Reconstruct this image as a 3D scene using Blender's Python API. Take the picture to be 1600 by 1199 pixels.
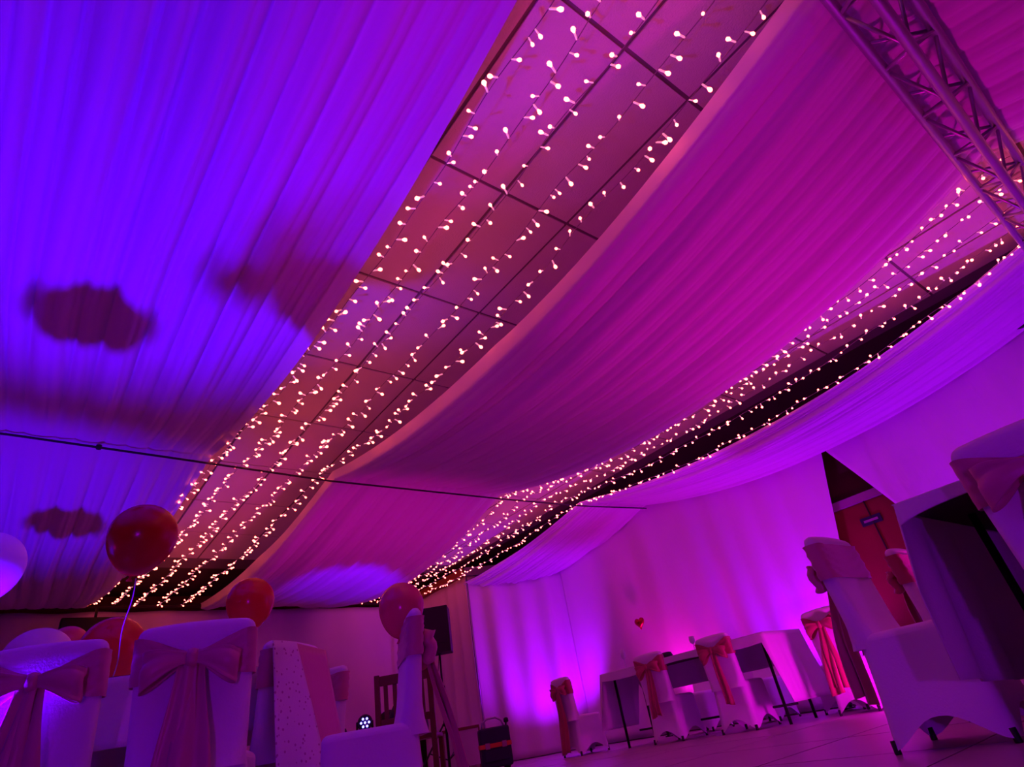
import bpy, bmesh, math, random
from mathutils import Vector, Matrix
random.seed(7)
scene = bpy.context.scene
for o in list(bpy.data.objects):
    bpy.data.objects.remove(o)
col = scene.collection
PI = math.pi

# ------------------------------------------------------------------ camera
CZ = 0.31                                       # camera held low, below seat height
cam_d = bpy.data.cameras.new('camera')
cam_d.sensor_width = 36.0
cam_d.lens = 914.0 / 1600.0 * 36.0
cam_d.clip_start = 0.02
cam = bpy.data.objects.new('camera', cam_d)
rx = Vector((0.78547761, -0.59749716, -0.16131358))
dn = Vector((0.2059484, 0.49814349, -0.84228162))
fw = Vector((0.58361818, 0.62837108, 0.51433414))
M = Matrix((rx, -dn, -fw)).transposed().to_4x4()
M.translation = Vector((0, 0, CZ))
cam.matrix_world = M
col.objects.link(cam)
scene.camera = cam

# ------------------------------------------------------------------ world / exposure
w = bpy.data.worlds.new('world')
scene.world = w
w.use_nodes = True
w.node_tree.nodes['Background'].inputs[0].default_value = (0.30, 0.0, 0.24, 1)
w.node_tree.nodes['Background'].inputs[1].default_value = 0.05
scene.view_settings.view_transform = 'Standard'
scene.view_settings.look = 'None'
scene.view_settings.exposure = 0.0
scene.view_settings.gamma = 1.0
scene.view_settings.use_curve_mapping = False

VIOLET = (0.085, 0.0, 1.0)
PURPLE = (0.34, 0.0, 1.0)
MAGENTA = (0.85, 0.0, 0.52)

def spot(name, loc, aim, color, watts, angle, blend=0.6, radius=0.05, parent=None):
    d = bpy.data.lights.new(name, 'SPOT')
    d.color = color; d.energy = watts
    d.spot_size = math.radians(angle); d.spot_blend = blend
    d.shadow_soft_size = radius
    o = bpy.data.objects.new(name, d)
    o.location = loc
    o.rotation_euler = (Vector(aim) - Vector(loc)).to_track_quat('-Z', 'Y').to_euler()
    col.objects.link(o)
    if parent is not None:
        bpy.context.view_layer.update()
        o.parent = parent
        o.matrix_parent_inverse = parent.matrix_world.inverted()
    return o

# ------------------------------------------------------------------ materials
MATS = {}
def mat(name, color, rough=0.8, metal=0.0, emit=None, estr=0.0, bump=None, var=None,
        transl=0.0, coat=0.0, sheen=0.0, spec=0.4):
    if name in MATS: return MATS[name]
    m = bpy.data.materials.new(name)
    m.use_nodes = True
    nt = m.node_tree
    b = nt.nodes['Principled BSDF']
    b.inputs['Base Color'].default_value = (*color, 1)
    b.inputs['Roughness'].default_value = rough
    b.inputs['Metallic'].default_value = metal
    b.inputs['Specular IOR Level'].default_value = spec
    b.inputs['Coat Weight'].default_value = coat
    b.inputs['Sheen Weight'].default_value = sheen
    if emit:
        b.inputs['Emission Color'].default_value = (*emit, 1)
        b.inputs['Emission Strength'].default_value = estr
    tc = nt.nodes.new('ShaderNodeTexCoord')
    if var:                                     # slow colour variation: (scale, amount)
        n = nt.nodes.new('ShaderNodeTexNoise'); n.inputs['Scale'].default_value = var[0]
        n.inputs['Detail'].default_value = 4
        r = nt.nodes.new('ShaderNodeMapRange')
        r.inputs[3].default_value = 1 - var[1]; r.inputs[4].default_value = 1 + var[1]
        mx = nt.nodes.new('ShaderNodeMix'); mx.data_type = 'RGBA'; mx.blend_type = 'MULTIPLY'
        mx.inputs[0].default_value = 1.0
        mx.inputs[6].default_value = (*color, 1)
        nt.links.new(tc.outputs['Object'], n.inputs['Vector'])
        nt.links.new(n.outputs['Fac'], r.inputs[0])
        nt.links.new(r.outputs[0], mx.inputs[7])
        nt.links.new(mx.outputs[2], b.inputs['Base Color'])
    if bump:                                    # (scale, strength, stretch)
        n = nt.nodes.new('ShaderNodeTexNoise'); n.inputs['Scale'].default_value = bump[0]
        n.inputs['Detail'].default_value = 3
        mp = nt.nodes.new('ShaderNodeMapping')
        mp.inputs['Scale'].default_value = bump[2] if len(bump) > 2 else (1, 1, 1)
        bp = nt.nodes.new('ShaderNodeBump'); bp.inputs['Strength'].default_value = bump[1]
        bp.inputs['Distance'].default_value = 0.01
        nt.links.new(tc.outputs['Object'], mp.inputs['Vector'])
        nt.links.new(mp.outputs['Vector'], n.inputs['Vector'])
        nt.links.new(n.outputs['Fac'], bp.inputs['Height'])
        nt.links.new(bp.outputs['Normal'], b.inputs['Normal'])
    if transl > 0:
        t = nt.nodes.new('ShaderNodeBsdfTranslucent'); t.inputs['Color'].default_value = (*color, 1)
        ms = nt.nodes.new('ShaderNodeMixShader'); ms.inputs[0].default_value = transl
        out = nt.nodes['Material Output']
        nt.links.new(b.outputs[0], ms.inputs[1]); nt.links.new(t.outputs[0], ms.inputs[2])
        nt.links.new(ms.outputs[0], out.inputs['Surface'])
    MATS[name] = m
    return m

M_DRAPE = mat('ceiling_voile', (0.80, 0.66, 0.78), 0.9, bump=(60, 0.25, (1, 0.15, 1)), var=(0.7, 0.06), transl=0.12, spec=0.15)
M_CURTAIN = mat('curtain_voile', (0.80, 0.56, 0.76), 0.9, bump=(45, 0.25, (1, 1, 0.2)), var=(0.8, 0.08), spec=0.15)
M_COVER = mat('spandex_cover', (0.82, 0.72, 0.82), 0.75, bump=(120, 0.15), spec=0.25, sheen=0.1)
M_SASH = mat('satin_sash', (0.62, 0.22, 0.28), 0.38, bump=(40, 0.2), spec=0.5, sheen=0.2)
M_SASH2 = mat('rose_organza', (0.46, 0.06, 0.10), 0.42, bump=(60, 0.3), spec=0.5, sheen=0.2)
M_CLOTH = mat('table_linen', (0.82, 0.80, 0.82), 0.85, bump=(80, 0.2), transl=0.12, spec=0.2)
M_TILE = mat('ceiling_tile', (0.60, 0.52, 0.52), 0.95, bump=(90, 0.4), var=(3, 0.06), spec=0.1)
M_GRID = mat('ceiling_grid', (0.16, 0.12, 0.13), 0.8)
M_DARK = mat('dark_brown', (0.035, 0.012, 0.010), 0.8, var=(4, 0.3))
M_FLOOR = mat('floor_panel', (0.42, 0.32, 0.34), 0.38, bump=(30, 0.12), var=(2.0, 0.12), spec=0.4)
M_JOINT = mat('floor_joint', (0.06, 0.04, 0.05), 0.7)
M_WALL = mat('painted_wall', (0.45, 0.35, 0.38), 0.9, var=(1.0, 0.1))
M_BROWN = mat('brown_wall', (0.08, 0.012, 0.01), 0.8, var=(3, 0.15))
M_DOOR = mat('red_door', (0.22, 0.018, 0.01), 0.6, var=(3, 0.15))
M_TRIM = mat('door_trim', (0.35, 0.18, 0.24), 0.6)
M_STEEL = mat('truss_aluminium', (0.42, 0.40, 0.44), 0.42, 0.75, var=(8, 0.15))
M_BLACK = mat('black_plastic', (0.006, 0.005, 0.006), 0.5, bump=(200, 0.2))
M_CABLE = mat('dark_cable', (0.03, 0.02, 0.03), 0.6)
M_WIRE = mat('clear_wire', (0.20, 0.15, 0.18), 0.4)
M_STEM = mat('bulb_stem', (0.90, 0.75, 0.78), 0.35, emit=(1.0, 0.30, 0.42), estr=0.6)  # emission stands in for light the tip throws on its stem
M_STEM.cycles.emission_sampling = 'NONE'
M_GLOW = mat('bulb_glow', (1.0, 0.9, 0.8), 0.3, emit=(1.0, 0.105, 0.07), estr=12.5)
M_WOOD = mat('dark_wood', (0.16, 0.035, 0.018), 0.5, bump=(20, 0.3, (1, 1, 6)), var=(5, 0.25))
M_BLUE = mat('blue_paint', (0.02, 0.08, 0.75), 0.4)
M_RED = mat('red_latex', (0.55, 0.012, 0.010), 0.22, transl=0.12, spec=0.5)
M_ORANGE = mat('orange_red_latex', (0.75, 0.06, 0.03), 0.18, transl=0.15, spec=0.5)
M_ROSE = mat('rose_latex', (0.85, 0.14, 0.19), 0.15, transl=0.2, spec=0.6)
M_WHITEB = mat('white_latex', (0.85, 0.82, 0.85), 0.3, transl=0.25, spec=0.5)
M_RIBBON = mat('ribbon', (0.7, 0.55, 0.65), 0.4)
M_LED = mat('led_lens', (0.5, 0.5, 1.0), 0.3, emit=(0.14, 0.14, 1.0), estr=7.0)
M_NAVY = mat('navy_canvas', (0.02, 0.015, 0.04), 0.8, bump=(100, 0.3))
M_STRIPE = mat('orange_strap', (0.6, 0.10, 0.02), 0.6)
M_GLASS = mat('clear_glassware', (0.85, 0.85, 0.9), 0.08, spec=0.8, transl=0.4)
M_FOIL = mat('red_foil', (0.45, 0.01, 0.03), 0.2, 0.6)

# dotted organza (flat print)
M_DOT = mat('dotted_organza', (0.80, 0.72, 0.78), 0.6, spec=0.3)
def _dots(m):
    nt = m.node_tree; b = nt.nodes['Principled BSDF']
    tc = nt.nodes.new('ShaderNodeTexCoord')
    v = nt.nodes.new('ShaderNodeTexVoronoi'); v.inputs['Scale'].default_value = 38
    r = nt.nodes.new('ShaderNodeMapRange'); r.inputs[1].default_value = 0.20; r.inputs[2].default_value = 0.26
    mx = nt.nodes.new('ShaderNodeMix'); mx.data_type = 'RGBA'
    mx.inputs[6].default_value = (0.50, 0.28, 0.40, 1); mx.inputs[7].default_value = (0.80, 0.72, 0.78, 1)
    nt.links.new(tc.outputs['Object'], v.inputs['Vector']); nt.links.new(v.outputs['Distance'], r.inputs[0])
    nt.links.new(r.outputs[0], mx.inputs[0]); nt.links.new(mx.outputs[2], b.inputs['Base Color'])
_dots(M_DOT)

# ------------------------------------------------------------------ mesh helpers
class MB:
    def __init__(s): s.v = []; s.f = []; s.mi = []
    def add(s, vs, fs, mi=0):
        k = len(s.v); s.v += [tuple(p) for p in vs]
        for q in fs: s.f.append(tuple(i + k for i in q)); s.mi.append(mi)
        return s
    def box(s, x0, x1, y0, y1, z0, z1, mi=0):
        v = [(x0,y0,z0),(x1,y0,z0),(x1,y1,z0),(x0,y1,z0),(x0,y0,z1),(x1,y0,z1),(x1,y1,z1),(x0,y1,z1)]
        f = [(3,2,1,0),(4,5,6,7),(0,1,5,4),(1,2,6,5),(2,3,7,6),(3,0,4,7)]
        return s.add(v, f, mi)
    def bar(s, a, b, r, n=8, r2=None, cap=True, mi=0):
        return s.tube([a, b], r, n, cap, mi, r2)
    def tube(s, pts, r, n=6, cap=True, mi=0, r2=None):
        pts = [Vector(p) for p in pts]; vs = []; fs = []
        prev = None
        for i, p in enumerate(pts):
            t = (pts[min(i+1, len(pts)-1)] - pts[max(i-1, 0)]).normalized()
            if prev is None:
                a = t.orthogonal().normalized()
            else:
                a = (prev - t * prev.dot(t)).normalized()
            prev = a; b = t.cross(a)
            rr = r if r2 is None else r + (r2 - r) * i / (len(pts) - 1)
            for k in range(n):
                an = 2 * PI * k / n
                vs.append(p + (a * math.cos(an) + b * math.sin(an)) * rr)
        for i in range(len(pts) - 1):
            for k in range(n):
                fs.append((i*n+k, i*n+(k+1) % n, (i+1)*n+(k+1) % n, (i+1)*n+k))
        if cap:
            fs.append(tuple(range(n-1, -1, -1))); m = (len(pts)-1)*n
            fs.append(tuple(range(m, m+n)))
        return s.add(vs, fs, mi)
    def lathe(s, prof, n=24, c=(0,0,0), mi=0):
        vs = []; fs = []
        for (r, z) in prof:
            for k in range(n):
                an = 2*PI*k/n
                vs.append((c[0]+r*math.cos(an), c[1]+r*math.sin(an), c[2]+z))
        for i in range(len(prof)-1):
            for k in range(n):
                fs.append((i*n+k, i*n+(k+1) % n, (i+1)*n+(k+1) % n, (i+1)*n+k))
        fs.append(tuple(range(n-1, -1, -1))); m = (len(prof)-1)*n
        fs.append(tuple(range(m, m+n)))
        return s.add(vs, fs, mi)
    def grid(s, fn, nu, nv, closed_u=False, mi=0):
        vs = [fn(i/(nu if closed_u else nu-1), j/(nv-1)) for j in range(nv) for i in range(nu)]
        fs = []
        for j in range(nv-1):
            for i in range(nu if closed_u else nu-1):
                i2 = (i+1) % nu
                fs.append((j*nu+i, j*nu+i2, (j+1)*nu+i2, (j+1)*nu+i))
        return s.add(vs, fs, mi)
    def mesh(s, name, mats, smooth=True):
        me = bpy.data.meshes.new(name)
        me.from_pydata(s.v, [], s.f)
        for m in (mats if isinstance(mats, (list, tuple)) else [mats]): me.materials.append(m)
        if smooth: me.polygons.foreach_set('use_smooth', [True]*len(me.polygons))
        if len(s.mi): me.polygons.foreach_set('material_index', s.mi)
        me.update()
        return me
    def build(s, name, mats, parent=None, smooth=False):
        return link(name, s.mesh(name, mats, smooth), parent)

def link(name, me, parent=None):
    o = bpy.data.objects.new(name, me)
    col.objects.link(o)
    if parent is not None: o.parent = parent
    return o
def tag(o, label=None, cat=None, group=None, kind=None):
    if label: o['label'] = label
    if cat: o['category'] = cat
    if group: o['group'] = group
    if kind: o['kind'] = kind
    return o
def thing(name, label, cat, loc=(0,0,0), rz=0.0, group=None, scale=1.0):
    o = bpy.data.objects.new(name, None)
    o.empty_display_size = 0.1
    o.location = loc; o.rotation_euler = (0, 0, rz); o.scale = (scale,)*3
    col.objects.link(o)
    return tag(o, label, cat, group)
def solid(o, t):
    m = o.modifiers.new('thickness', 'SOLIDIFY'); m.thickness = t; m.offset = 0
    return o
def bevel(o, wdt, seg=2):
    m = o.modifiers.new('bevel', 'BEVEL'); m.width = wdt; m.segments = seg; m.limit_method = 'ANGLE'
    return o
def copy_tree(o, parent=None):
    c = o.copy(); col.objects.link(c); c.parent = parent
    for ch in o.children: copy_tree(ch, c)
    return c
def D(z): return z + CZ                        # height above the camera -> height above the floor
def lerp(a, b, t): return a + (b - a) * t
def smooth01(t): t = max(0, min(1, t)); return t*t*(3-2*t)

# ------------------------------------------------------------------ setting
XL, XR, YB, YF = -6.0, 8.5, -6.0, 12.6
ZC = D(3.27)
fl = MB(); fl.box(XL, XR, YB, YF, -0.12, -0.012)
floor = tag(fl.build('floor', M_JOINT), kind='structure')
pm = MB(); g = 0.006; S_ = 1.0
pm.box(-S_/2+g, S_/2-g, -S_/2+g, S_/2-g, -0.02, 0.0)
pmesh = pm.mesh('floor_panel', M_FLOOR, False)
nx = 14; ny = 18
for i in range(nx):
    for j in range(ny):
        o = link('floor_panel', pmesh, floor)
        o.location = (-5.41 + i*S_, -5.42 + j*S_, random.uniform(-0.0008, 0))
# walls
def wallbox(name, *a, m=M_WALL):
    b = MB(); b.box(*a); return tag(b.build(name, m), kind='structure')
wallbox('wall_left', XL-0.15, XL, YB, YF, 0, 4.0)
wallbox('wall_rear', XL, XR, YB-0.15, YB, 0, 4.0)
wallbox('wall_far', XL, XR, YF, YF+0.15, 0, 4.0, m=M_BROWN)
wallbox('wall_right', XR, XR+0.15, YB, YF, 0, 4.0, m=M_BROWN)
# ceiling: grid backing with tiles, then near-black brown ceiling beyond
TX, TY, X0, Y0 = 0.607, 1.19, 2.09, 0.77
XD, YD = X0 + 8.5*TX - 0.05, Y0 + 8.42*TY
cb = MB(); cb.box(XL, 7.2, YB, 10.85, ZC+0.012, ZC+0.1)
ceiling = tag(cb.build('ceiling', M_GRID), kind='structure')
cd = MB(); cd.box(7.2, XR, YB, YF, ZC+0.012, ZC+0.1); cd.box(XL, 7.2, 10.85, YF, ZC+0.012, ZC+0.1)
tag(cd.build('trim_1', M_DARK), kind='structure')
tm = MB(); gx = 0.013
tm.box(-TX/2+gx, TX/2-gx, -TY/2+gx, TY/2-gx, 0, 0.02)
tmesh = tm.mesh('ceiling_tile', M_TILE, False)
for i in range(-4, 8):
    for j in range(-3, 8):
        o = link('ceiling_tile', tmesh, ceiling)
        o.location = (X0+(i+.5)*TX, Y0+(j+.5)*TY, ZC + random.uniform(-0.002, 0.002))

# door behind the gap in the right hand curtains
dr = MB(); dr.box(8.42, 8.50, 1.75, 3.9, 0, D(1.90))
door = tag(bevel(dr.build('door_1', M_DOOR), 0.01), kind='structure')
t = MB(); t.box(8.36, 8.50, 1.6, 4.05, D(1.90), D(2.0)); t.build('door_head', M_TRIM, door)
t = MB(); t.box(8.36, 8.50, 3.9, 4.0, 0, D(1.90)); t.build('door_jamb', M_TRIM, door)
t = MB(); t.box(8.395, 8.42, 2.83, 2.84, 0, D(1.90)); t.build('door_joint', M_DARK, door)
t = MB(); t.box(8.40, 8.42, 2.72, 2.98, D(1.60), D(1.70)); pl = t.build('door_plate', M_NAVY, door)
t = MB(); t.box(8.394, 8.40, 2.76, 2.94, D(1.635), D(1.665)); t.build('plate_stripe', M_TRIM, pl)

# ------------------------------------------------------------------ draped curtains on the walls
def waves(seed, n, lo, hi):
    r = random.Random(seed)
    return [(2*PI/r.uniform(lo, hi), r.uniform(0, 2*PI), r.uniform(.5, 1), r.uniform(-.25, .25)) for _ in range(n)]
def curtain(name, label, p0, p1, z0f, z1f, amp, seed, nu, nv=30, lo=.25, hi=1.1, shift=None, mat_=M_CURTAIN, swoop=0.0):
    ws = waves(seed, 5, lo, hi); ws2 = waves(seed+99, 3, 1.2, 2.6)
    a = Vector(p0).to_2d(); b = Vector(p1).to_2d(); L = (b-a).length; d = (b-a)/L
    nrm = Vector((-d.y, d.x))
    def fn(u, v):
        z0 = z0f(u); z1 = z1f(u); z = lerp(z0, z1, v)
        s = u*L
        if shift: s += shift(u, z)
        y = 0
        for k, ph, A, sl in ws: y += A*math.sin(k*(s + sl*(1-v)) + ph)
        y *= amp*(0.45 + 0.55*(1-v))/2
        for k, ph, A, sl in ws2: y += amp*0.7*A*math.sin(k*(s + swoop*z) + ph)*(1-v)
        y *= 1.0
        p = a + d*s + nrm*y
        return (p.x, p.y, z)
    m = MB(); m.grid(fn, nu, nv)
    o = solid(m.build(name, mat_, smooth=True), 0.004)
    return tag(o, label, 'curtain')
top = lambda z: (lambda u: z)
bot = lambda u: 0.012
# main right hand curtain, from the corner (y 8.55) to the door gap
def edge_main(u, z):
    if u < .75: return 0
    k = (u-.75)/.25
    zz = z - CZ
    return -k*k*max(0, (2.67-zz))*0.24
curtain('wall_curtain', 'long pale curtain behind the head table, between the corner and the red door',
        (8.2, 8.5), (8.2, 2.97), bot, top(D(3.22)), 0.045, 3, 150, shift=edge_main, swoop=.2)
def edge_near(u, z):
    k = max(0, 1-u*2.2)
    zz = z - CZ
    return k*k*max(0, 2.67-zz)*0.50
curtain('wall_curtain', 'pale curtain pulled aside to the right of the red door, behind the nearest table',
        (8.2, 2.93), (8.2, -5.9), bot, top(D(3.22)), 0.04, 11, 150, shift=edge_near)
curtain('wall_curtain', 'violet lit corner curtain under the sloping pelmet, right of the loudspeaker',
        (7.0, 9.95), (8.24, 8.47), bot, lambda u: D(lerp(2.95, 2.75, u)), 0.07, 21, 80, lo=.35, hi=1.3, swoop=.35)
curtain('wall_curtain', 'pinkish curtain of the alcove directly behind the loudspeaker',
        (7.0, 12.05), (7.0, 9.97), bot, top(D(2.98)), 0.05, 31, 80, lo=.3, hi=1.0)
curtain('wall_curtain', 'dim curtain across the far end wall behind the balloons',
        (-5.9, 12.22), (6.98, 12.22), bot, top(D(2.93)), 0.15, 41, 220, lo=.5, hi=1.6, swoop=.7)
# pelmet over the corner curtain
pe = MB()
a = Vector((6.90, 9.84, 0)); b = Vector((8.10, 8.42, 0)); n = Vector((-(b-a).y, (b-a).x, 0)).normalized()*-0.03
for k in (0,):
    vs = []
    for p, z in ((a, D(2.93)), (b, D(2.68))):
        for off in (0, 1):
            for dz in (0, .16):
                vs.append((p.x + n.x*(1-2*off), p.y + n.y*(1-2*off), z+dz))
    pe.add(vs, [(0,1,3,2),(4,6,7,5),(0,4,5,1),(2,3,7,6),(1,5,7,3),(0,2,6,4)])
tag(pe.build('pelmet', mat('plum_pelmet', (0.20, 0.12, 0.22), 0.8)), 'dark sloping pelmet board above the violet corner curtain', 'pelmet')
pp_ = MB(); pp_.bar((6.93, 9.86, 0.0), (6.93, 9.86, D(2.98)), 0.016, 8)
tag(pp_.build('upright_pipe', M_STEEL, smooth=True), 'thin upright pipe at the alcove edge, right of the loudspeaker', 'pipe')
be = MB(); be.box(6.86, 6.98, 9.9, 12.0, D(2.96), D(3.10))
tag(be.build('wooden_beam', mat('orange_beam', (0.28, 0.06, 0.02), 0.7, var=(6, .3))), 'brown wooden beam under the far end of the right hand fairy lights', 'beam')
ra = MB(); ra.bar((XL+.05, 12.0, D(2.965)), (6.85, 12.0, D(2.965)), 0.035, 8)
tag(ra.build('curtain_rail', M_DARK, smooth=True), 'dark rail along the top of the far end curtain', 'rail')

# ------------------------------------------------------------------ ceiling drapes
YS = [-5.9, -0.2, 6.05, 12.02]
def bayz(Y, sup, sag):
    for k in range(len(YS)-1):
        if Y <= YS[k+1] or k == len(YS)-2:
            t = (Y-YS[k])/(YS[k+1]-YS[k])
            return lerp(sup[k], sup[k+1], t) - 4*sag[k]*t*(1-t), t
def pleats(seed, L, lo, hi, A):
    r = random.Random(seed); xs = [0.0]; am = []
    while xs[-1] < L:
        xs.append(xs[-1] + r.uniform(lo, hi)**1.0); am.append(r.uniform(.5, 1.0)*A)
    def fn(s):
        k = 0
        # bisect
        loi, hii = 0, len(xs)-1
        while hii-loi > 1:
            m = (loi+hii)//2
            if xs[m] <= s: loi = m
            else: hii = m
        wd = xs[loi+1]-xs[loi]; t = (s-xs[loi])/wd
        return -am[loi]*wd*math.sin(PI*max(0, min(1, t)))**0.65
    return fn
def drape(name, label, xa, xb, supa, saga, supb, sagb, seed, nu, nv, lo, hi, A, lip_a=False, yend=None, belly=0.04, gmin=.45):
    L = 8.0; f1 = pleats(seed, L, lo, hi, A); f2 = pleats(seed+5, L, lo*.45, hi*.5, A*.6)
    wv = waves(seed, 3, 2.0, 5.0)
    def fn(u, v):
        Y = lerp(YS[0], yend(u) if yend else YS[-1], v)
        za, t = bayz(Y, supa, saga); zb, t = bayz(Y, supb, sagb)
        x0 = xa(Y); x1 = xb(Y)
        uu = u
        s = u*(abs(x1-x0)) + 0.02*math.sin(Y*1.1+u*5)*math.sin(PI*t)
        g = gmin + (1-gmin)*math.sin(PI*t)
        z = lerp(za, zb, uu) + (f1(max(0, s)) + f2(max(0, s+.013*math.sin(Y*2+u*9))))*g - belly*math.sin(PI*u)*math.sin(PI*t)
        x = lerp(x0, x1, u)
        if lip_a and u < 0.02:
            k = 1-u/0.02
            z += 0.055*k; x = lerp(x0, x1, 0.02) - 0.02*k
        return (x, Y, D(z))
    m = MB(); m.grid(fn, nu, nv)
    return tag(m.build(name, M_DRAPE, smooth=True), label, 'drape', 'ceiling drapes swagged between the truss and the far wall')
def pw(*pts):
    def fn(Y):
        if Y <= pts[0][0]: return pts[0][1]
        for (a, x), (b, y) in zip(pts, pts[1:]):
            if Y <= b: return lerp(x, y, (Y-a)/(b-a))
        return pts[-1][1]
    return fn
drape('ceiling_drape', 'wide blue violet pleated drape over the left side of the hall',
      pw((0, -5.8)), pw((-.2, 1.22), (6.05, 1.24), (9, 1.12), (12, .86)),
      [2.95, 3.10, 3.02, 2.95], [.3, .36, .2, 0], [2.95, 3.12, 2.99, 2.96], [.35, .36, .17, 0],
      1, 760, 120, .11, .27, .58, gmin=.15)
drape('ceiling_drape', 'magenta drape swagged down the middle between the two bands of fairy lights',
      pw((-.2, 2.52), (6.05, 2.52), (12, 2.54)), pw((-.2, 5.03), (6.05, 5.0), (12, 5.1)),
      [2.95, 3.13, 2.93, 2.95], [.35, .41, .19, 0], [2.95, 3.17, 2.98, 2.96], [.35, .49, .40, 0],
      2, 280, 130, .12, .34, .38, lip_a=True)
drape('ceiling_drape', 'narrow violet drape swagged along the right hand wall',
      pw((0, 6.62), (6.05, 6.58), (9.5, 6.9)), pw((0, 8.19)),
      [2.95, 3.17, 2.99, 2.96], [.35, .39, .17, 0], [2.95, 3.12, 3.09, 2.75], [.35, .42, .30, 0],
      4, 230, 110, .05, .13, .55, yend=lambda u: lerp(10.0, 8.5, u))

# ------------------------------------------------------------------ suspension cable
cb = MB()
cb.tube([(x, 6.03, D(pw((-5.9, 3.02), (-.46, 2.985), (1.25, 2.93), (2.5, 2.885), (5.0, 2.905), (6.6, 2.94), (8.2, 3.04))(x)-.035))
         for x in [-5.9+14.05*k/40 for k in range(41)]], 0.011, 6)
cable = tag(cb.build('suspension_cable', M_CABLE, smooth=True), 'dark cable stretched across the hall under the drapes', 'cable')
ck = MB(); ck.lathe([(0.0, -.03), (.022, -.02), (.026, 0), (.022, .02), (0.0, .03)], 10, (0.28, 6.03, D(2.93)))
ck.build('cable_clamp', M_CABLE, cable, True)

# ------------------------------------------------------------------ lighting truss (triangular, point down)
tr = thing('lighting_truss', 'triangular aluminium truss crossing the top right corner under the drapes', 'truss', (0, 0, 0))
CH = [(-0.065, D(2.99)), (-0.345, D(2.99)), (-0.205, D(2.75))]
TXA, TXB = -5.9, 8.1
for (y, z) in CH:
    m = MB(); m.bar((TXA, y, z), (TXB, y, z), 0.029, 12); m.build('chord', M_STEEL, tr, True)
ML = MB(); ML.bar((0, CH[0][0], CH[0][1]), (0.29, CH[2][0], CH[2][1]), 0.0115, 6)
MR = MB(); MR.bar((0, CH[1][0], CH[1][1]), (0.29, CH[2][0], CH[2][1]), 0.0115, 6)
MT = MB(); MT.bar((0, CH[0][0], CH[0][1]), (0.29, CH[1][0], CH[1][1]), 0.0115, 6)
ML2 = MB(); ML2.bar((0.29, CH[0][0], CH[0][1]), (0, CH[2][0], CH[2][1]), 0.0115, 6)
MR2 = MB(); MR2.bar((0.29, CH[1][0], CH[1][1]), (0, CH[2][0], CH[2][1]), 0.0115, 6)
MT2 = MB(); MT2.bar((0, CH[0][0], CH[0][1]), (0, CH[1][0], CH[1][1]), 0.0115, 6)
bm_ = [m.mesh('brace', M_STEEL, True) for m in (ML, MR, MT, ML2, MR2, MT2)]
nb = int((TXB-TXA)/0.29)
for k in range(nb):
    x = TXA + k*0.29
    for q in ((0, 1, 5) if k % 2 == 0 else (3, 4, 2)):
        o = link('brace', bm_[q], tr); o.location = (x, 0, 0)
# bracket that holds the truss end at the right hand wall
br = MB(); br.bar((8.1, -.2, D(2.9)), (8.12, .9, D(3.02)), 0.022, 8); br.bar((8.1, .25, D(2.98)), (8.1, .25, D(2.86)), .02, 8)
tag(br.build('wall_bracket', M_BLACK, smooth=True), 'black bracket pole where the truss meets the right hand curtain', 'bracket')

# ------------------------------------------------------------------ fairy lights
def bulb_mesh(seed):
    m = MB()
    m.lathe([(0.0035, 0), (0.0045, .004), (0.0045, .028)], 5, mi=0)
    m.lathe([(0.004, .028), (0.0105, .041), (0.0075, .050), (0.0025, .0525)], 6, mi=1)
    return m.mesh('bulb', [M_STEM, M_GLOW], True)
BULB = bulb_mesh(0)
def string(label, group, xf, sup, sag, y0, y1, seed, step=.095, hug=0.0):
    r = random.Random(seed)
    root = thing('fairy_light_string', label, 'fairy lights', (0, 0, 0), 0, group)
    ph = r.uniform(0, 6)
    def P(Y):
        z, t = bayz(Y, sup, sag)
        x = xf(Y) + .012*math.sin(Y*3.1+ph) + .008*math.sin(Y*7.7+ph*2)
        return Vector((x, Y, D(z) + .008*math.sin(Y*5.3+ph)))
    n = int((y1-y0)/.09)
    m = MB(); m.tube([P(lerp(y0, y1, k/n)) for k in range(n+1)], 0.0028, 4)
    m.build('wire', M_WIRE, root, True)
    Y = y0 + .05
    while Y < y1:
        o = link('bulb', BULB, root)
        o.location = P(Y)
        a = r.choice((-1, 1))
        d = Vector((a*r.uniform(.5, 1), r.uniform(-.75, .35), r.uniform(-.75, .25)))
        o.rotation_euler = d.to_track_quat('Z', 'Y').to_euler()
        s = r.uniform(.95, 1.4); o.scale = (s, s, s)
        Y += step*r.uniform(.45, 1.5)
    return root
N = 5
b1 = ['fairy light string along the edge of the wide left drape', 'second fairy light string from the wide left drape',
      'middle fairy light string of the left band, under the ceiling tiles', 'fairy light string just left of the one beside the middle drape',
      'fairy light string running beside the pale left hem of the middle drape']
for k in range(N):
    t = k/(N-1)
    string(b1[k], 'fairy light strings of the left band',
           pw((-.2, lerp(1.40, 2.40, t)), (6.05, lerp(1.27, 2.42, t)), (11.9, lerp(.92, 2.25, t))),
           [2.95, lerp(3.05, 3.12, .5), 2.94, 2.98], [.25, [.32, .22, .14, .18, .30][k], [.12, .06, .02, .06, .12][k], 0], -1.2, 11.95, 100+k)
b2 = ['fairy light string along the right edge of the middle drape', 'second fairy light string right of the middle drape',
      'middle fairy light string of the right band', 'fairy light string beside the dark brown ceiling strip',
      'fairy light string along the inner edge of the violet right drape']
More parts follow.
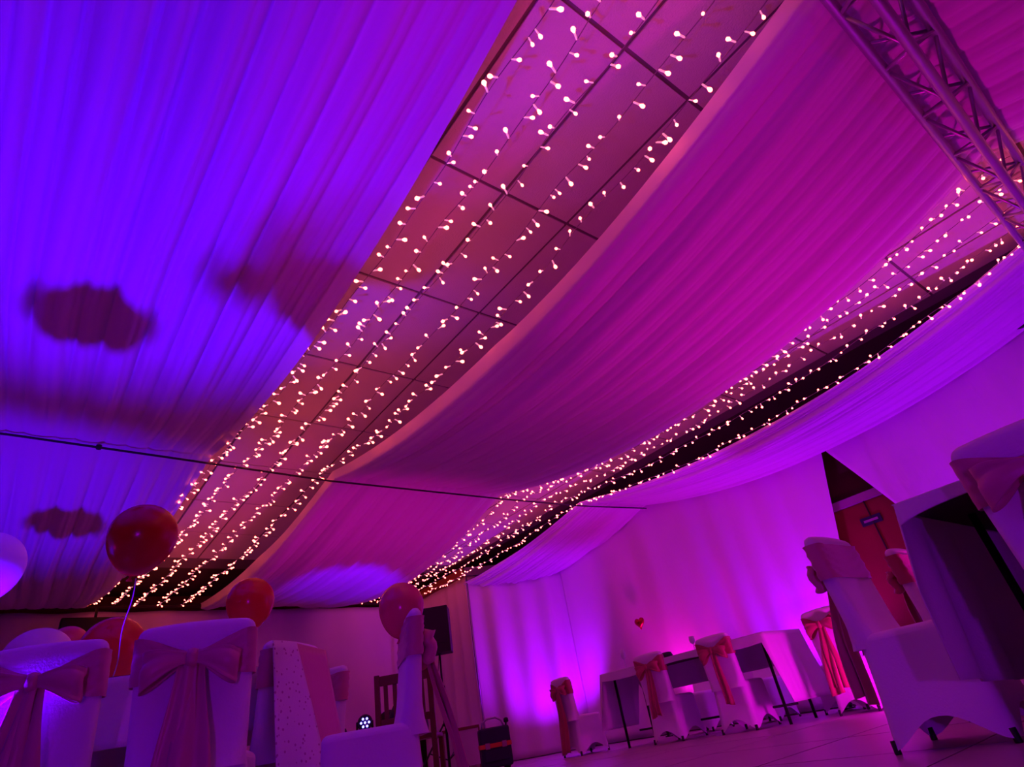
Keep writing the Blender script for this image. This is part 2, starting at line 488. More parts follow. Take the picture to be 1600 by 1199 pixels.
for k in range(N):
    t = k/(N-1)
    string(b2[k], 'fairy light strings of the right band',
           pw((-.2, lerp(5.12, 6.52, t)), (6.05, lerp(5.1, 6.5, t)), (11.9, lerp(5.3, 6.7, t))),
           [2.95, 3.1, 2.96, 2.98], [.25, [.42, .30, .24, .26, .34][k], [.34, .22, .16, .12, .12][k], 0], -1.2, 11.9, 200+k)

# ------------------------------------------------------------------ banquet chair with cover, sash and bow
def rrect(u, hx, hy, r):
    # point on a rounded rectangle, u in 0..1, starting at the rear (-y) centre, counter-clockwise seen from above
    segs = [('l', (0, -hy), (hx-r, -hy)), ('a', (hx-r, -hy+r), -90), ('l', (hx, -hy+r), (hx, hy-r)), ('a', (hx-r, hy-r), 0),
            ('l', (hx-r, hy), (-hx+r, hy)), ('a', (-hx+r, hy-r), 90), ('l', (-hx, hy-r), (-hx, -hy+r)), ('a', (-hx+r, -hy+r), 180),
            ('l', (-hx+r, -hy), (0, -hy))]
    Ls = [math.dist(s[1], s[2]) if s[0] == 'l' else PI*r/2 for s in segs]
    T = sum(Ls); q = (u % 1.0)*T
    for s, l in zip(segs, Ls):
        if q <= l:
            t = q/l if l > 1e-9 else 0
            if s[0] == 'l': return (lerp(s[1][0], s[2][0], t), lerp(s[1][1], s[2][1], t))
            an = math.radians(s[2] + 90*t)
            return (s[1][0]+r*math.cos(an), s[1][1]+r*math.sin(an))
        q -= l
    return (0, -hy)
SW = .215; SH = .455; TOPZ = .925
def yback(z):                                  # centre line of the backrest
    t = (z-.44)/(TOPZ-.44)
    return lerp(-.180, -.225, t)
def cover_mesh():
    m = MB(); NU = 56
    def skirt(u, v):
        # v 0 = top rim, 1 = hem
        hx = lerp(.205, .225, v); hy = lerp(.205, .235, v)
        x, y = rrect(u, hx, hy, .045)
        ax, ay = abs(x)/hx, abs(y)/hy
        side = min(ax, ay)                      # 0 in the middle of a side, 1 at a corner
        arch = .105*(1 - smooth01(side)**1.2)
        zb = .012 + arch
        z = lerp(SH-.03, zb, v)
        pull = .014*(1-side**2)*math.sin(PI*min(1, v))*1.2
        k = 1 - pull/max(.1, math.hypot(x, y))
        return (x*k, y*k, z)
    m.grid(skirt, NU, 12, True)
    def seat(u, v):
        a = v*PI/2
        if v < .5:
            q = v*2*PI/2
            hx = .205 - .03*(1-math.cos(q)); hy = .205 - .03*(1-math.cos(q))
            x, y = rrect(u, hx, hy, .045)
            return (x, y, SH-.03+.03*math.sin(q))
        q = (v-.5)*2
        x, y = rrect(u, .175, .175, .04)
        k = 1-q
        return (x*k, y*k, SH + .006*q)
    m.grid(seat, NU, 12, True)
    def back(u, v):
        if v < .8:
            q = v/.8; z = lerp(.40, TOPZ-.035, q)
            hx = lerp(.205, .218, q); hy = lerp(.045, .030, q)
            if q < .3: hy += .035*(1-q/.3)**2
            e = 0
        else:
            q = (v-.8)/.2; an = q*PI/2
            z = TOPZ-.035 + .035*math.sin(an)
            hx = .218 - .04*(1-math.cos(an)); hy = max(.002, .030*math.cos(an))
        x, y = rrect(u, hx, hy, min(hx, hy)*.9)
        return (x, y + yback(z), z + .012*(1-(x/.22)**2)*(v > .8))
    m.grid(back, 44, 22, True)
    return m.mesh('cover', M_COVER, True)
def sash_mesh():
    m = MB(); NU, NV = 64, 12; zc = .80
    def fn(u, v):
        d = min(u, 1-u)*2                       # 0 rear centre .. 1 front centre
        H = lerp(.030, .085, smooth01(d/.42)) if d < .42 else .085
        zz = zc + (v-.5)*2*H - .012*(1-smooth01(d/.42))
        q = (zz-.44)/(TOPZ-.44)
        x, y = rrect(u, .226, .037, .032)
        rip = .005*math.sin(v*PI*7 + 3*math.sin(d*9))*(1-.5*d)
        off = .004 + rip + (.010*(1-smooth01(d/.42)))*(1 if d < .42 else 0)
        return (x, y + yback(zz) + (-off if y < 0 else off), zz)
    m.grid(fn, NU, NV, True)
    return m.mesh('sash', M_SASH, True)
def loop_mesh(s, seed=0):
    r = random.Random(seed); p1 = r.uniform(0, 6)
    m = MB()
    def fn(u, v):
        a = u*2*PI
        ex = (1-math.cos(a))/2
        x = s*(.008 + .165*ex)
        wd = lerp(.022, .068, smooth01(ex*1.1))
        z = (v-.5)*2*wd - .035*ex*ex + .010*math.sin(v*9+p1+a)*ex
        y = -.020 - .040*math.sin(a)*(.4+.6*ex) + .012*math.sin(v*PI*3+p1)*ex*math.sin(a*.5)
        return (x, y-.03, z)
    m.grid(fn, 30, 9)
    return m.mesh('bow_loop', M_SASH, True)
def knot_mesh():
    m = MB()
    m.lathe([(.004, -.036), (.020, -.030), (.026, -.012), (.025, .012), (.020, .030), (.004, .036)], 14, (0, -.048, 0))
    return m.mesh('knot', M_SASH, True)
def tail_mesh(s, length, seed, w0=.035, w1=.075, drift=.03, lift=0.0):
    r = random.Random(seed); p1 = r.uniform(0, 6)
    m = MB()
    def fn(u, v):
        wd = lerp(w0, w1, smooth01(v*1.6))
        x = s*(.012 + drift*v) + (u-.5)*2*wd
        y = -.050 - .020*v - lift*v + .013*math.sin(u*PI*3+p1+v*2)*(.4+.6*v) + .01*math.sin(v*5+p1)
        z = -.01 - length*v - .02*s*(u-.5)*v
        return (x, y, z)
    m.grid(fn, 12, 20)
    return m.mesh('tail', M_SASH, True)
COVER, SASH, KNOT = cover_mesh(), sash_mesh(), knot_mesh()
LOOPL, LOOPR = loop_mesh(-1, 1), loop_mesh(1, 2)
fm = MB(); fm.lathe([(.013, 0), (.014, .004), (.013, .05)], 10)
FOOT = fm.mesh('foot', M_BLACK, True)
def swap(me, m):
    c = me.copy(); c.materials[0] = m; return c
def chair(label, x, y, deg, group=None, sash='satin', bow=True, tails=(.42, .40), scale=1.0, drift=.03, lift=0.0, tw=.075, seed=0):
    root = thing('banquet_chair', label, 'chair', (x, y, 0), math.radians(deg), group, scale)
    link('cover', COVER, root)
    for sx in (-1, 1):
        for sy in (-1, 1):
            o = link('foot', FOOT, root); o.location = (sx*.205, sy*.215 - (.01 if sy < 0 else 0), 0)
    ms = {'satin': M_SASH, 'rose': M_SASH2, 'pale': M_CLOTH}[sash]
    def sm(me): return me if ms is M_SASH else swap(me, ms)
    sa = link('sash', sm(SASH), root)
    if bow:
        zb = .788; yb = yback(zb) - .037
        for me in (KNOT, LOOPL, LOOPR):
            o = link(me.name.split('.')[0], sm(me), sa); o.location = (0, yb+.012, zb)
            if 'loop' in me.name: solid(o, .003); o.rotation_euler = (0, random.uniform(-.12, .12), 0)
        for k, (s, l) in enumerate(zip((-1, 1), tails)):
            if not l: continue
            o = link('tail', sm(tail_mesh(s, l, seed*10+k, drift=drift, lift=lift, w1=tw)), sa); o.location = (0, yb+.012, zb)
            solid(o, .003)
    return root

G = 'white covered banquet chairs with sashes'
chair('covered chair with pink bow at the left edge of the photo, back to the viewer', .225, 3.30, -26, G, seed=1, tails=(.62, .60))
chair('covered chair with a big pink bow, second from the left, back to the viewer', .69, 3.00, -23, G, seed=2, tails=(.66, .62))
fch = chair('covered chair seen side on with the rose balloon above its back', 1.37, 2.86, 68, G, seed=3, tails=(.74, .70), drift=.02, lift=.16)
chair('covered chair seen from behind across the round table, only its corner showing', 1.56, 4.28, 102, G, seed=4, bow=False)
pch = chair('covered chair beyond the nearest table, sideways, its bow hanging to the left', 3.215, 1.115, 180, G, seed=5, tails=(.60, .56), drift=.02, lift=.05)
chair('covered chair with rose bow half hidden behind the nearest tablecloth', 4.30, 1.16, 180, G, sash='rose', seed=6)
sch = chair('large covered chair with pink bow at the right edge, back to the viewer', 2.66, .285, -90, G, seed=7, tails=(.3, .5), scale=.985)
chair('covered chair with dark rose bow near the red door, beside the floor uplighter', 6.55, 2.96, -100, G, sash='rose', seed=8, tails=(.6, .55), lift=.06)
chair('head table chair with rose bow, nearer the loudspeaker of the two facing the wall', 6.30, 5.10, -90, G, sash='rose', seed=9, tails=(.52, .5), tw=.04)
chair('head table chair with rose sash and a long tail, right of the other bowed chair', 6.30, 4.15, -90, G, sash='rose', seed=10, tails=(.0, .52), tw=.045)
chair('covered chair at the left end of the head table with long rose sash tails', 6.32, 6.72, -99, G, sash='rose', seed=11, tails=(.74, .72), lift=.01)
chair('covered chair behind the head table, left one of the two facing the viewer', 7.35, 5.45, 90, G, sash='rose', bow=False)
chair('covered chair behind the head table, the one between the two bowed chairs', 7.35, 4.5, 90, G, sash='pale', bow=False)
chair('covered chair with pale sash behind the right end of the head table', 7.17, 3.44, 90, G, sash='pale', bow=False)

# chair at the round table with dotted organza and satin tails
dch = chair('covered chair at the round table with dotted pale organza and pink satin panels', 1.05, 3.50, 35, G, seed=12, bow=False)
def panel(parent, name, m, top0, top1, bot0, bot1, amp, seed, t=.004):
    r = random.Random(seed); ph = r.uniform(0, 6)
    q = MB()
    def fn(u, v):
        a = Vector(top0).lerp(Vector(top1), u); b = Vector(bot0).lerp(Vector(bot1), u)
        p = a.lerp(b, v)
        p.x += amp*math.sin(u*7+ph+v)*v
        return p
    q.grid(fn, 14, 18)
    return solid(q.build(name, m, parent, True), t)
panel(dch, 'organza_panel', M_DOT, (-.235, -.275, .915), (-.06, -.285, .92), (-.27, -.36, .16), (.08, -.42, .20), .012, 4)
panel(dch, 'satin_panel', M_SASH, (-.06, -.280, .915), (.225, -.272, .90), (.06, -.36, .30), (.36, -.34, .28), .015, 5)

# ------------------------------------------------------------------ tables
def rect_table(name, label, x0, x1, y0, y1, z, ins=.12):
    cx, cy = (x0+x1)/2, (y0+y1)/2
    r = thing(name, label, 'table', (cx, cy, 0))
    m = MB(); m.box(x0-cx, x1-cx, y0-cy, y1-cy, z-.03, z); bevel(m.build('table_top', M_DARK, r), .006)
    for sx in (x0-cx+ins, x1-cx-ins):
        for sy in (y0-cy+.10, y1-cy-.10):
            m = MB(); m.bar((sx, sy, 0), (sx, sy, z-.03), .016, 8); m.build('leg', M_BLACK, r, True)
    m = MB(); m.bar((x0-cx+.12, 0, .16), (x1-cx-.12, 0, .16), .012, 6) if (x1-x0) > (y1-y0) else m.bar((0, y0-cy+.10, .16), (0, y1-cy-.10, .16), .012, 6)
    m.build('stretcher', M_BLACK, r, True)
    return r
def rect_cloth(name, label, x0, x1, y0, y1, z, drop, seed, flare=.05, n=160, nv=16):
    # drop(u) gives the hem drop along the perimeter; u starts at (x0,y0) going +x
    e = .012
    P = [(x0-e, y0-e), (x1+e, y0-e), (x1+e, y1+e), (x0-e, y1+e)]
    Ls = [x1-x0, y1-y0, x1-x0, y1-y0]; T = sum(Ls)
    nr = [(0, -1), (1, 0), (0, 1), (-1, 0)]
    ws = waves(seed, 4, .12, .45)
    def at(u):
        q = (u % 1)*T
        for k in range(4):
            if q <= Ls[k]:
                t = q/Ls[k]; a, b = P[k], P[(k+1) % 4]
                c = min(q, Ls[k]-q)
                return (lerp(a[0], b[0], t), lerp(a[1], b[1], t)), nr[k], k, t, c
            q -= Ls[k]
        return P[0], nr[0], 0, 0, 0
    m = MB()
    def fn(u, v):
        p, nn, k, t, c = at(u)
        cen = ((x0+x1)/2, (y0+y1)/2)
        cornr = math.exp(-c/.06)
        dn = Vector((p[0]-cen[0], p[1]-cen[1])).normalized()
        nv_ = (Vector(nn)*(1-.5*cornr) + Vector((math.copysign(.7, dn.x), math.copysign(.7, dn.y)))*.5*cornr)
        d = drop(k, t)
        h = d*v
        f = flare*(h/.5) + .055*cornr*(h/.5)
        s = u*T
        for kk, ph, A, sl in ws: f += .010*A*math.sin(kk*s+ph)*min(1, h/.25)
        return (p[0]+nv_.x*f, p[1]+nv_.y*f, z+.006-.012*smooth01(v*8)*0 - h)
    m.grid(fn, n, nv, True)
    m.add([(P[0][0], P[0][1], z+.006), (P[1][0], P[1][1], z+.006), (P[2][0], P[2][1], z+.006), (P[3][0], P[3][1], z+.006)], [(0, 1, 2, 3)])
    return tag(solid(m.build(name, M_CLOTH, smooth=True), .004), label, 'tablecloth')
TZ = .835
rect_table('trestle_table', 'dark trestle table at the right edge of the photo, seen from below', 2.59, 4.42, .02, .77, TZ, .5)
def drop_right(k, t):
    if k == 2:                                  # far long side, hanging low
        return lerp(.60, .66, math.sin(PI*t)) if t < .97 else lerp(.60, .10, (t-.97)/.03)*1.0
    if k == 3: return .045 + .04*math.exp(-t/.12)
    return .60  # unseen sides hang low to keep light out from under the table
rect_cloth('tablecloth', 'pale tablecloth on the nearest table with a long hanging side', 2.59, 4.42, .02, .77, TZ, drop_right, 5)
rect_table('trestle_table', 'long head table with black legs in front of the right hand curtain', 6.10, 6.85, 3.55, 5.95, TZ)
def drop_head(k, t):
    if k == 3:                                  # camera side; runs from +y end to -y end
        return .085 + .02*math.sin(t*9)
    if k == 2: return lerp(.10, .62, smooth01((t-.0)/.25))
    if k == 0: return .66
    return .30
rect_cloth('tablecloth', 'pale tablecloth on the long head table', 6.10, 6.85, 3.55, 5.95, TZ, drop_head, 6)

# round table at the left
RC = (.68, 4.02); RR_ = .75
rt = thing('round_table', 'round banquet table behind the two left chairs', 'table', (RC[0], RC[1], 0))
m = MB(); m.lathe([(.02, TZ-.03), (RR_-.02, TZ-.03), (RR_, TZ-.02), (RR_, TZ-.008), (RR_-.01, TZ), (.02, TZ)], 48); m.build('table_top', M_WOOD, rt, True)
m = MB(); m.lathe([(.05, .05), (.05, TZ-.03)], 16); m.build('column', M_BLACK, rt, True)
for k in range(4):
    a = PI/4 + k*PI/2
    m = MB(); m.bar((0, 0, .10), (.34*math.cos(a), .34*math.sin(a), .02), .022, 8); m.build('leg', M_BLACK, rt, True)
m = MB()
def rc(u, v):
    a = u*2*PI
    if v < .3:
        q = v/.3; r = RR_*q + .01*q; return (r*math.cos(a), r*math.sin(a), TZ+.006)
    q = (v-.3)/.7
    f = .02*math.sin(a*14)*q + .014*math.sin(a*23+1)*q + .02*q
    r = RR_+.01+f
    return (r*math.cos(a), r*math.sin(a), TZ+.006-.29*q)
m.grid(rc, 168, 16, True)
o = m.build('tablecloth', M_CLOTH, smooth=True); o.location = (RC[0], RC[1], 0)
tag(solid(o, .004), 'pale round tablecloth hanging behind the two left chairs', 'tablecloth')

# ------------------------------------------------------------------ balloons
def balloon(label, loc, dia, m, string_to=None, tilt=(0, 0), group='party balloons', squash=1.12):
    root = thing('balloon', label, 'balloon', loc, 0, group)
    b = MB(); prof = []
    R0 = dia/2; n = 22
    for k in range(n+1):
        a = PI*k/n
        z = -math.cos(a)
        r = math.sin(a)
        if z < 0: r *= (1 - .16*(z*z)); zz = z*squash*1.12
        else: zz = z
        prof.append((max(.0015, r*R0), zz*R0))
    b.lathe(prof, 36)
    e = b.build('envelope', m, root, True)
    kz = prof[0][1]
    k = MB(); k.lathe([(.003, kz+.006), (.006, kz), (.004, kz-.008), (.013, kz-.02), (.011, kz-.022)], 10)
    kn = k.build('neck_knot', m, root, True)
    if string_to:
        end = Vector(string_to) - Vector(loc)
        s = MB(); p0 = Vector((0, 0, kz-.015))
        s.tube([p0.lerp(end, t) + Vector((.006*math.sin(t*9), .006*math.sin(t*7), 0)) for t in [i/16 for i in range(17)]], .0028, 4)
        s.build('ribbon', M_RIBBON, root, True)
    e.rotation_euler = (tilt[0], tilt[1], 0); kn.rotation_euler = e.rotation_euler
    return root
TZZ = TZ + .012
balloon('dark red balloon floating on a ribbon above the left chairs', (.39, 3.12, D(1.09)), .29, M_RED, (.40, 3.42, TZZ), (0.25, 0.1))
balloon('orange red balloon behind the chair second from the left', (1.15, 4.02, D(1.015)), .285, M_ORANGE, (1.14, 4.06, TZZ))
balloon('shiny orange balloon between the two left chairs', (.46, 4.16, D(.80)), .33, M_ORANGE, (.47, 4.17, TZZ))
balloon('white balloon low behind the leftmost chair', (.145, 4.62, D(.84)), .36, M_WHITEB, (.25, 4.4, TZZ))
balloon('mauve balloon with a warm glint beside the white one', (.335, 5.6, D(1.11)), .27, M_ROSE, (.6, 4.6, TZZ))
balloon('pale violet balloon cut off by the left edge of the photo', (-.15, 3.41, D(1.03)), .28, M_WHITEB, (.12, 3.72, TZZ))
balloon('rose balloon tied above the side-on chair', (1.60, 2.90, D(.70)), .235, M_ROSE, (1.585, 2.87, .935), (0.05, 0.12), squash=1.25)
balloon('red balloon out beyond the far tables on the left', (-.33, 7.15, D(1.17)), .30, M_RED, (-.33, 7.15, .02))

# ------------------------------------------------------------------ uplighters
def uplighter(label, loc, aim, color, watts, angle, base_z=0.0, blend=.7, led=None, radius=.045):
    root = thing('uplighter', label, 'stage light', (loc[0], loc[1], base_z), 0, 'LED uplighters')
    d = (Vector(aim)-Vector((loc[0], loc[1], base_z+.16))).normalized()
    q = d.to_track_quat('Z', 'Y').to_matrix().to_4x4()
    T = Matrix.Translation((0, 0, .13)) @ q
    def xf(m): m.v = [tuple(T @ Vector(p)) for p in m.v]; return m
    xf(MB().lathe([(.03, -.10), (.075, -.085), (.085, -.03), (.088, .085), (.080, .088), (.076, .070), (.01, .068)], 20)).build('body', M_BLACK, root, True)
    xf(MB().lathe([(.005, .072), (.074, .074), (.074, .076), (.005, .077)], 20)).build('lens', mat('lens_glass', (.03, .03, .08), .15), root, True)
    for k in range(7):
        a = k*PI/3; rr = 0 if k == 6 else .046
        xf(MB().lathe([(.003, .077), (.014, .079), (.010, .086), (.003, .088)], 8, (rr*math.cos(a), rr*math.sin(a), 0))).build('led', led or M_LED, root, True)
    for s in (-1, 1):
        m = MB(); m.box(s*.098-.006, s*.098+.006, -.018, .018, 0, .15); m.build('bracket', M_BLACK, root)
    m = MB(); m.box(-.104, .104, -.05, .05, 0, .012); m.build('base_plate', M_BLACK, root)
    lp = T @ Vector((0, 0, .12))
    bpy.context.view_layer.update()
    spot('beam', Vector((loc[0], loc[1], base_z)) + lp, aim, color, watts, angle, blend, radius, root)
    return root
uplighter('floor uplighter beside the leftmost chair, aimed up at the wide left drape', (-.24, 3.31), (-.35, 2.3, 3.4), VIOLET, 500, 104)
WM = mat('fill_lens_magenta', (1.0, .3, .8), .3, emit=(1.0, .05, .6), estr=14.0)  # lens glow for the added fill lamps below
uplighter('added magenta fill lamp behind the viewer, aimed at the left band of fairy lights', (-.5, -.5), (2.7, 2.2, 3.4), MAGENTA, 95, 58, 0, .6, WM, .12)  # added unseen fill for the left band and drape edge
uplighter('added magenta fill lamp beyond the nearest table, under the middle drape', (5.05, .95), (3.9, .9, 3.4), MAGENTA, 165, 112, 0, .8, WM, .12)  # fill added out of sight to brighten the middle drape
uplighter('added magenta fill lamp between the wooden chair and the low stand', (3.3, 6.2), (3.7, 7.6, 3.4), MAGENTA, 115, 100, 0, .9, WM, .12)  # added below view to lift the far bay of the drape
uplighter('added magenta fill lamp in front of the right hand curtain', (5.6, 2.0), (8.2, 6.3, 2.2), (.8, 0, .75), 110, 105, 0, .9, WM, .12)  # added fill for the right hand curtain, kept out of sight
uplighter('added magenta fill lamp hidden behind the head table', (7.62, 6.3), (8.15, 5.7, 2.6), (.8, 0, .62), 85, 130, 0, .9, WM, .12)  # extra fill put out of sight to brighten the curtain
uplighter('added magenta fill lamp far to the left of the round table', (-3.5, 4.5), (-.5, 4.5, 3.3), MAGENTA, 25, 110, 0, .9, WM, .12)  # weak unseen fill added for the left drape
uplighter('added purple fill lamp low behind the viewer, aimed across the chairs', (-2.4, -2.8), (3.0, 2.2, 0.7), (.34, 0, .9), 210, 80, 0, .9, WM, .12)  # soft fill added out of view to lift chair backs and skirts
uplighter('floor uplighter beyond the round table, aimed at the far left drape', (-.75, 6.75), (-.6, 7.3, 4), VIOLET, 330, 84)
uplighter('floor uplighter glowing blue near the red door at the foot of the right hand curtain', (7.55, 3.70), (8.15, 4.1, 3.4), PURPLE, 170, 135)
uplighter('floor uplighter behind the left end chair of the head table', (7.32, 7.75), (7.7, 9.1, 2.2), PURPLE, 240, 100)
uplighter('floor uplighter at the right hand wall beyond the nearest table', (7.5, .4), (8.1, .9, 3.4), PURPLE, 240, 135)
# DJ stand with a moving head lamp, far end
dj = thing('dj_stand', 'low black stand behind the side-on chair carrying the blue lamp', 'stand', (3.45, 7.6, 0))
m = MB(); m.box(-.6, .6, -.25, .25, .60, .64); bevel(m.build('stand_top', M_BLACK, dj), .005)
for sx in (-.55, .55):
    for sy in (-.2, .2):
        m = MB(); m.bar((sx, sy, 0), (sx, sy, .60), .02, 8); m.build('leg', M_BLACK, dj, True)
uplighter('black LED lamp with its blue lens turned to the viewer on the low stand', (3.55, 7.50), (0.6, 0.6, .9), VIOLET, 6, 60, .64)
uplighter('second lamp on the low stand, aimed up at the middle drape', (3.95, 7.66), (4.1, 9.4, 3.3), VIOLET, 230, 50, .64)
mx_ = thing('headphone_case', 'black rounded case beside the blue lamp on the low stand', 'case', (3.27, 7.72, .64))
m = MB(); m.lathe([(.02, 0), (.13, .0), (.15, .05), (.13, .11), (.06, .14), (.01, .145)], 20); m.build('shell', M_BLACK, mx_, True)
m = MB(); m.tube([(-.05, 0, .14), (-.03, 0, .165), (.03, 0, .165), (.05, 0, .14)], .008, 6); m.build('handle', M_BLACK, mx_, True)

# ------------------------------------------------------------------ loudspeaker on a tripod
SX, SY = 5.02, 8.05
st = thing('speaker_stand', 'black tripod stand under the loudspeaker', 'speaker stand', (SX, SY, 0))
m = MB(); m.bar((0, 0, .12), (0, 0, 1.15), .019, 10); m.build('pole', M_BLACK, st, True)
m = MB(); m.bar((0, 0, 1.05), (0, 0, 1.56), .014, 10); m.build('inner_pole', M_BLACK, st, True)
m = MB(); m.lathe([(.02, 1.05), (.034, 1.06), (.034, 1.13), (.02, 1.14)], 12); m.build('collar', M_BLACK, st, True)
m = MB(); m.lathe([(.02, .62), (.034, .63), (.034, .70), (.02, .71)], 12); m.build('collar', M_BLACK, st, True)
for k in range(3):
    a = .6 + k*2*PI/3
    m = MB(); m.bar((.03*math.cos(a), .03*math.sin(a), .66), (.48*math.cos(a), .48*math.sin(a), .015), .013, 8)
    m.build('leg', M_BLACK, st, True)
    m = MB(); m.bar((0, 0, .22), (.26*math.cos(a), .26*math.sin(a), .34), .008, 6); m.build('brace', M_BLACK, st, True)
cbx = MB(); cbx.tube([(-.01, -.02, 1.62), (-.10, -.05, 1.2), (-.07, -.05, .8), (-.02, -.03, .66)], .005, 5)
cbx.build('cable', M_CABLE, st, True)
sp = thing('loudspeaker', 'black loudspeaker box on a tripod in front of the pink alcove curtain', 'loudspeaker', (SX, SY, 1.56), math.radians(-38))
m = MB()
prof = [(-.19, .10), (-.19, .64), (.19, .64), (.19, .0), (-.10, .0)]
vs = [(x, -.17, z) for x, z in prof] + [(x, .17, z) for x, z in prof]
m.add(vs, [(0, 1, 2, 3, 4)[::-1], (5, 6, 7, 8, 9)] + [(k, (k+1) % 5, 5+(k+1) % 5, 5+k) for k in range(5)])
bevel(m.build('cabinet', M_BLACK, sp), .012)
m = MB(); m.box(-.15, .16, -.182, -.17, .12, .61); bevel(m.build('grille', mat('grille', (.01, .01, .011), .7, bump=(300, .6)), sp), .008)
m = MB(); m.lathe([(.03, -.012), (.03, .0)], 12); m.build('pole_socket', M_BLACK, sp, True)

# wheeled equipment case by the stand
cs = thing('equipment_case', 'dark equipment case with orange strap and arched handle by the speaker stand', 'case', (5.30, 7.35, 0), math.radians(-30))
m = MB(); m.box(-.20, .20, -.16, .16, .05, .50); bevel(m.build('case_body', M_NAVY, cs), .03, 3)
m = MB(); m.box(-.205, .205, -.166, .166, .27, .32); m.build('strap', M_STRIPE, cs)
m = MB(); m.box(-.16, .16, -.18, -.16, .12, .25); bevel(m.build('front_pocket', M_NAVY, cs), .01)
for s in (-.11, .11):
    m = MB(); m.box(s-.03, s+.03, -.178, -.166, .26, .33); m.build('buckle', M_TRIM, cs)
m = MB(); m.tube([(-.15, 0, .49), (-.14, 0, .56), (-.07, 0, .605), (.05, 0, .61), (.12, 0, .57), (.15, 0, .49)], .013, 8); m.build('handle', M_STEEL, cs, True)
m = MB(); m.lathe([(.02, .53), (.035, .54), (.03, .58), (.01, .59)], 10, (.19, 0, 0)); m.bar((.17, 0, .45), (.19, 0, .56), .012, 6); m.build('corner_knob', M_BLACK, cs, True)
for s in (-.15, .15):
    m = MB(); m.bar((s, .15, .045), (s, .19, .045), .045, 14); m.build('wheel', M_BLACK, cs, True)
# low wooden side table by the alcove
sd = thing('side_table', 'low brown wooden table behind the tripod legs', 'table', (5.72, 8.75, 0), math.radians(-36))
m = MB(); m.box(-.28, .28, -.2, .2, .56, .60); bevel(m.build('table_top', M_WOOD, sd), .005)
m = MB(); m.box(-.26, .26, -.19, -.16, .10, .56); m.build('front_panel', M_WALL, sd)
for sx in (-.25, .25):
    for sy in (-.15, .17):
        m = MB(); m.box(sx-.025, sx+.025, sy-.02, sy+.02, 0, .56); m.build('leg', M_WOOD, sd)

# wooden slat back chair
wc = thing('wooden_chair', 'dark wooden chair with a slatted back behind the side-on covered chair', 'chair', (2.62, 4.72, 0), math.radians(-38))
def pbox(parent, name, m_, *a, bv=.004):
    b = MB(); b.box(*a); return bevel(b.build(name, m_, parent), bv)
pbox(wc, 'seat', M_WOOD, -.22, .22, -.21, .23, .43, .46)
for sx in (-.205, .205):
    pbox(wc, 'rear_post', M_WOOD, sx-.02, sx+.02, -.235, -.20, 0, .91)
    pbox(wc, 'leg', M_WOOD, sx-.018, sx+.018, .18, .215, 0, .43)
pbox(wc, 'top_rail', M_WOOD, -.185, .185, -.232, -.205, .83, .90)
pbox(wc, 'lower_rail', M_WOOD, -.185, .185, -.232, -.205, .55, .60)
for k in range(5):
    x = -.14 + k*.07
    pbox(wc, 'slat', M_WOOD, x-.016, x+.016, -.226, -.212, .60, .83, bv=.003)
bg = MB()
bg.grid(lambda u, v: ((.17+.02*math.sin(u*6))*math.cos(u*2*PI)*math.sin(PI*v*.5+.35), (.13)*math.sin(u*2*PI)*math.sin(PI*v*.5+.35), .01+.30*(1-v)+.012*math.sin(u*19)*v), 28, 12, True)
o = bg.build('handbag', M_BLACK, smooth=True); o.location = (2.62, 4.74, .46); tag(o, 'black bag lying on the seat of the wooden chair', 'bag')

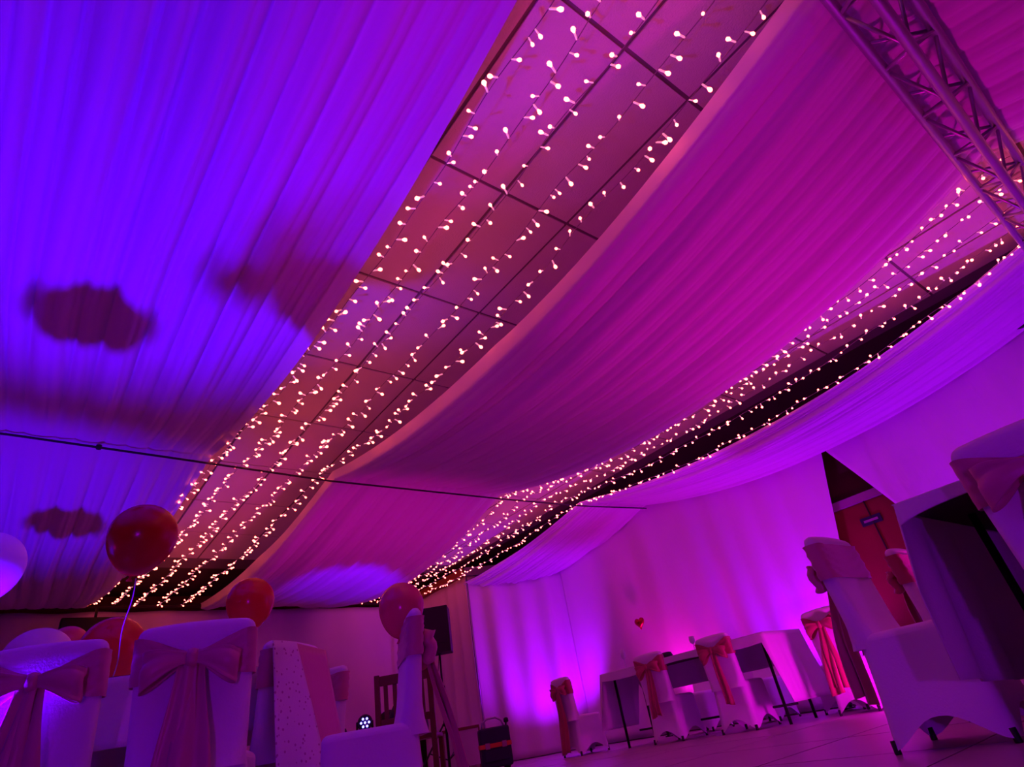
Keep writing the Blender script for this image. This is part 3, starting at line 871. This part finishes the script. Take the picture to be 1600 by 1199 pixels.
# ------------------------------------------------------------------ small things
bf = thing('blue_frame', 'small blue open frame in front of the dim far curtain', 'frame', (4.45, 11.9, D(1.86)))
for x in (-.06, .06):
    m = MB(); m.box(x-.016, x+.016, -.015, .015, 0, .27); m.build('upright', M_BLUE, bf)
m = MB(); m.box(-.14, .12, -.015, .015, .26, .29); m.build('crossbar', M_BLUE, bf)
m = MB(); m.box(-.10, .10, .015, .10, -.02, .0); m.build('shelf', M_BLUE, bf)

bx = thing('wall_monitor', 'black box hung at the top of the far curtain behind the orange balloon', 'monitor', (1.05, 11.75, D(2.1)))
m = MB(); m.box(-.50, .35, -.12, .10, 0, .62); bevel(m.build('housing', M_BLACK, bx), .02)
m = MB(); m.box(-.46, .31, -.128, -.12, .05, .58); m.build('screen', M_BLACK, bx)
m = MB(); m.bar((-.05, 0, .62), (-.05, 0, .78), .02, 8); m.build('hanger', M_BLACK, bx, True)

ht = MB()
def heart(u, v):
    a = u*2*PI
    x = 16*math.sin(a)**3; y = 13*math.cos(a)-5*math.cos(2*a)-2*math.cos(3*a)-math.cos(4*a)
    k = math.sin(PI*max(.02, min(.98, v))); t = -math.cos(PI*v)*.035
    return (t, -x/16*.10*k**.7, y/16*.10*k**.7)
ht.grid(heart, 48, 10, True)
hb = thing('heart_balloon', 'small dark red foil heart on the curtain above the head table', 'decoration', (8.06, 6.74, D(1.29)))
ht.build('foil_heart', M_FOIL, hb, True)
m = MB(); m.bar((0, 0, .04), (.05, 0, 1.72), .0015, 4); m.build('thread', M_RIBBON, hb)

def glass(label, x, y, z, hgt):
    r = thing('wine_glass', label, 'glass', (x, y, z), 0, 'glassware on the head table')
    m = MB(); m.lathe([(.032, 0), (.030, .004), (.005, .008), (.004, hgt*.5)], 16); m.build('stem', M_GLASS, r, True)
    m = MB(); m.lathe([(.006, hgt*.5), (.030, hgt*.6), (.036, hgt*.78), (.030, hgt), (.027, hgt), (.033, hgt*.78), (.027, hgt*.62), (.004, hgt*.53)], 16); m.build('bowl', M_GLASS, r, True)
glass('tall glass at the left end of the head table', 6.35, 5.72, TZ+.009, .24)
glass('glass on the head table between the two bowed chairs', 6.38, 4.62, TZ+.009, .17)
o = MB().lathe([(.02, 0), (.055, .0), (.075, .04), (.06, .075), (.045, .08), (.02, .078)], 20).build('candle_bowl', M_BLACK, smooth=True)
o.location = (6.42, 5.08, TZ+.009); tag(o, 'small dark bowl behind the left bowed chair on the head table', 'bowl')
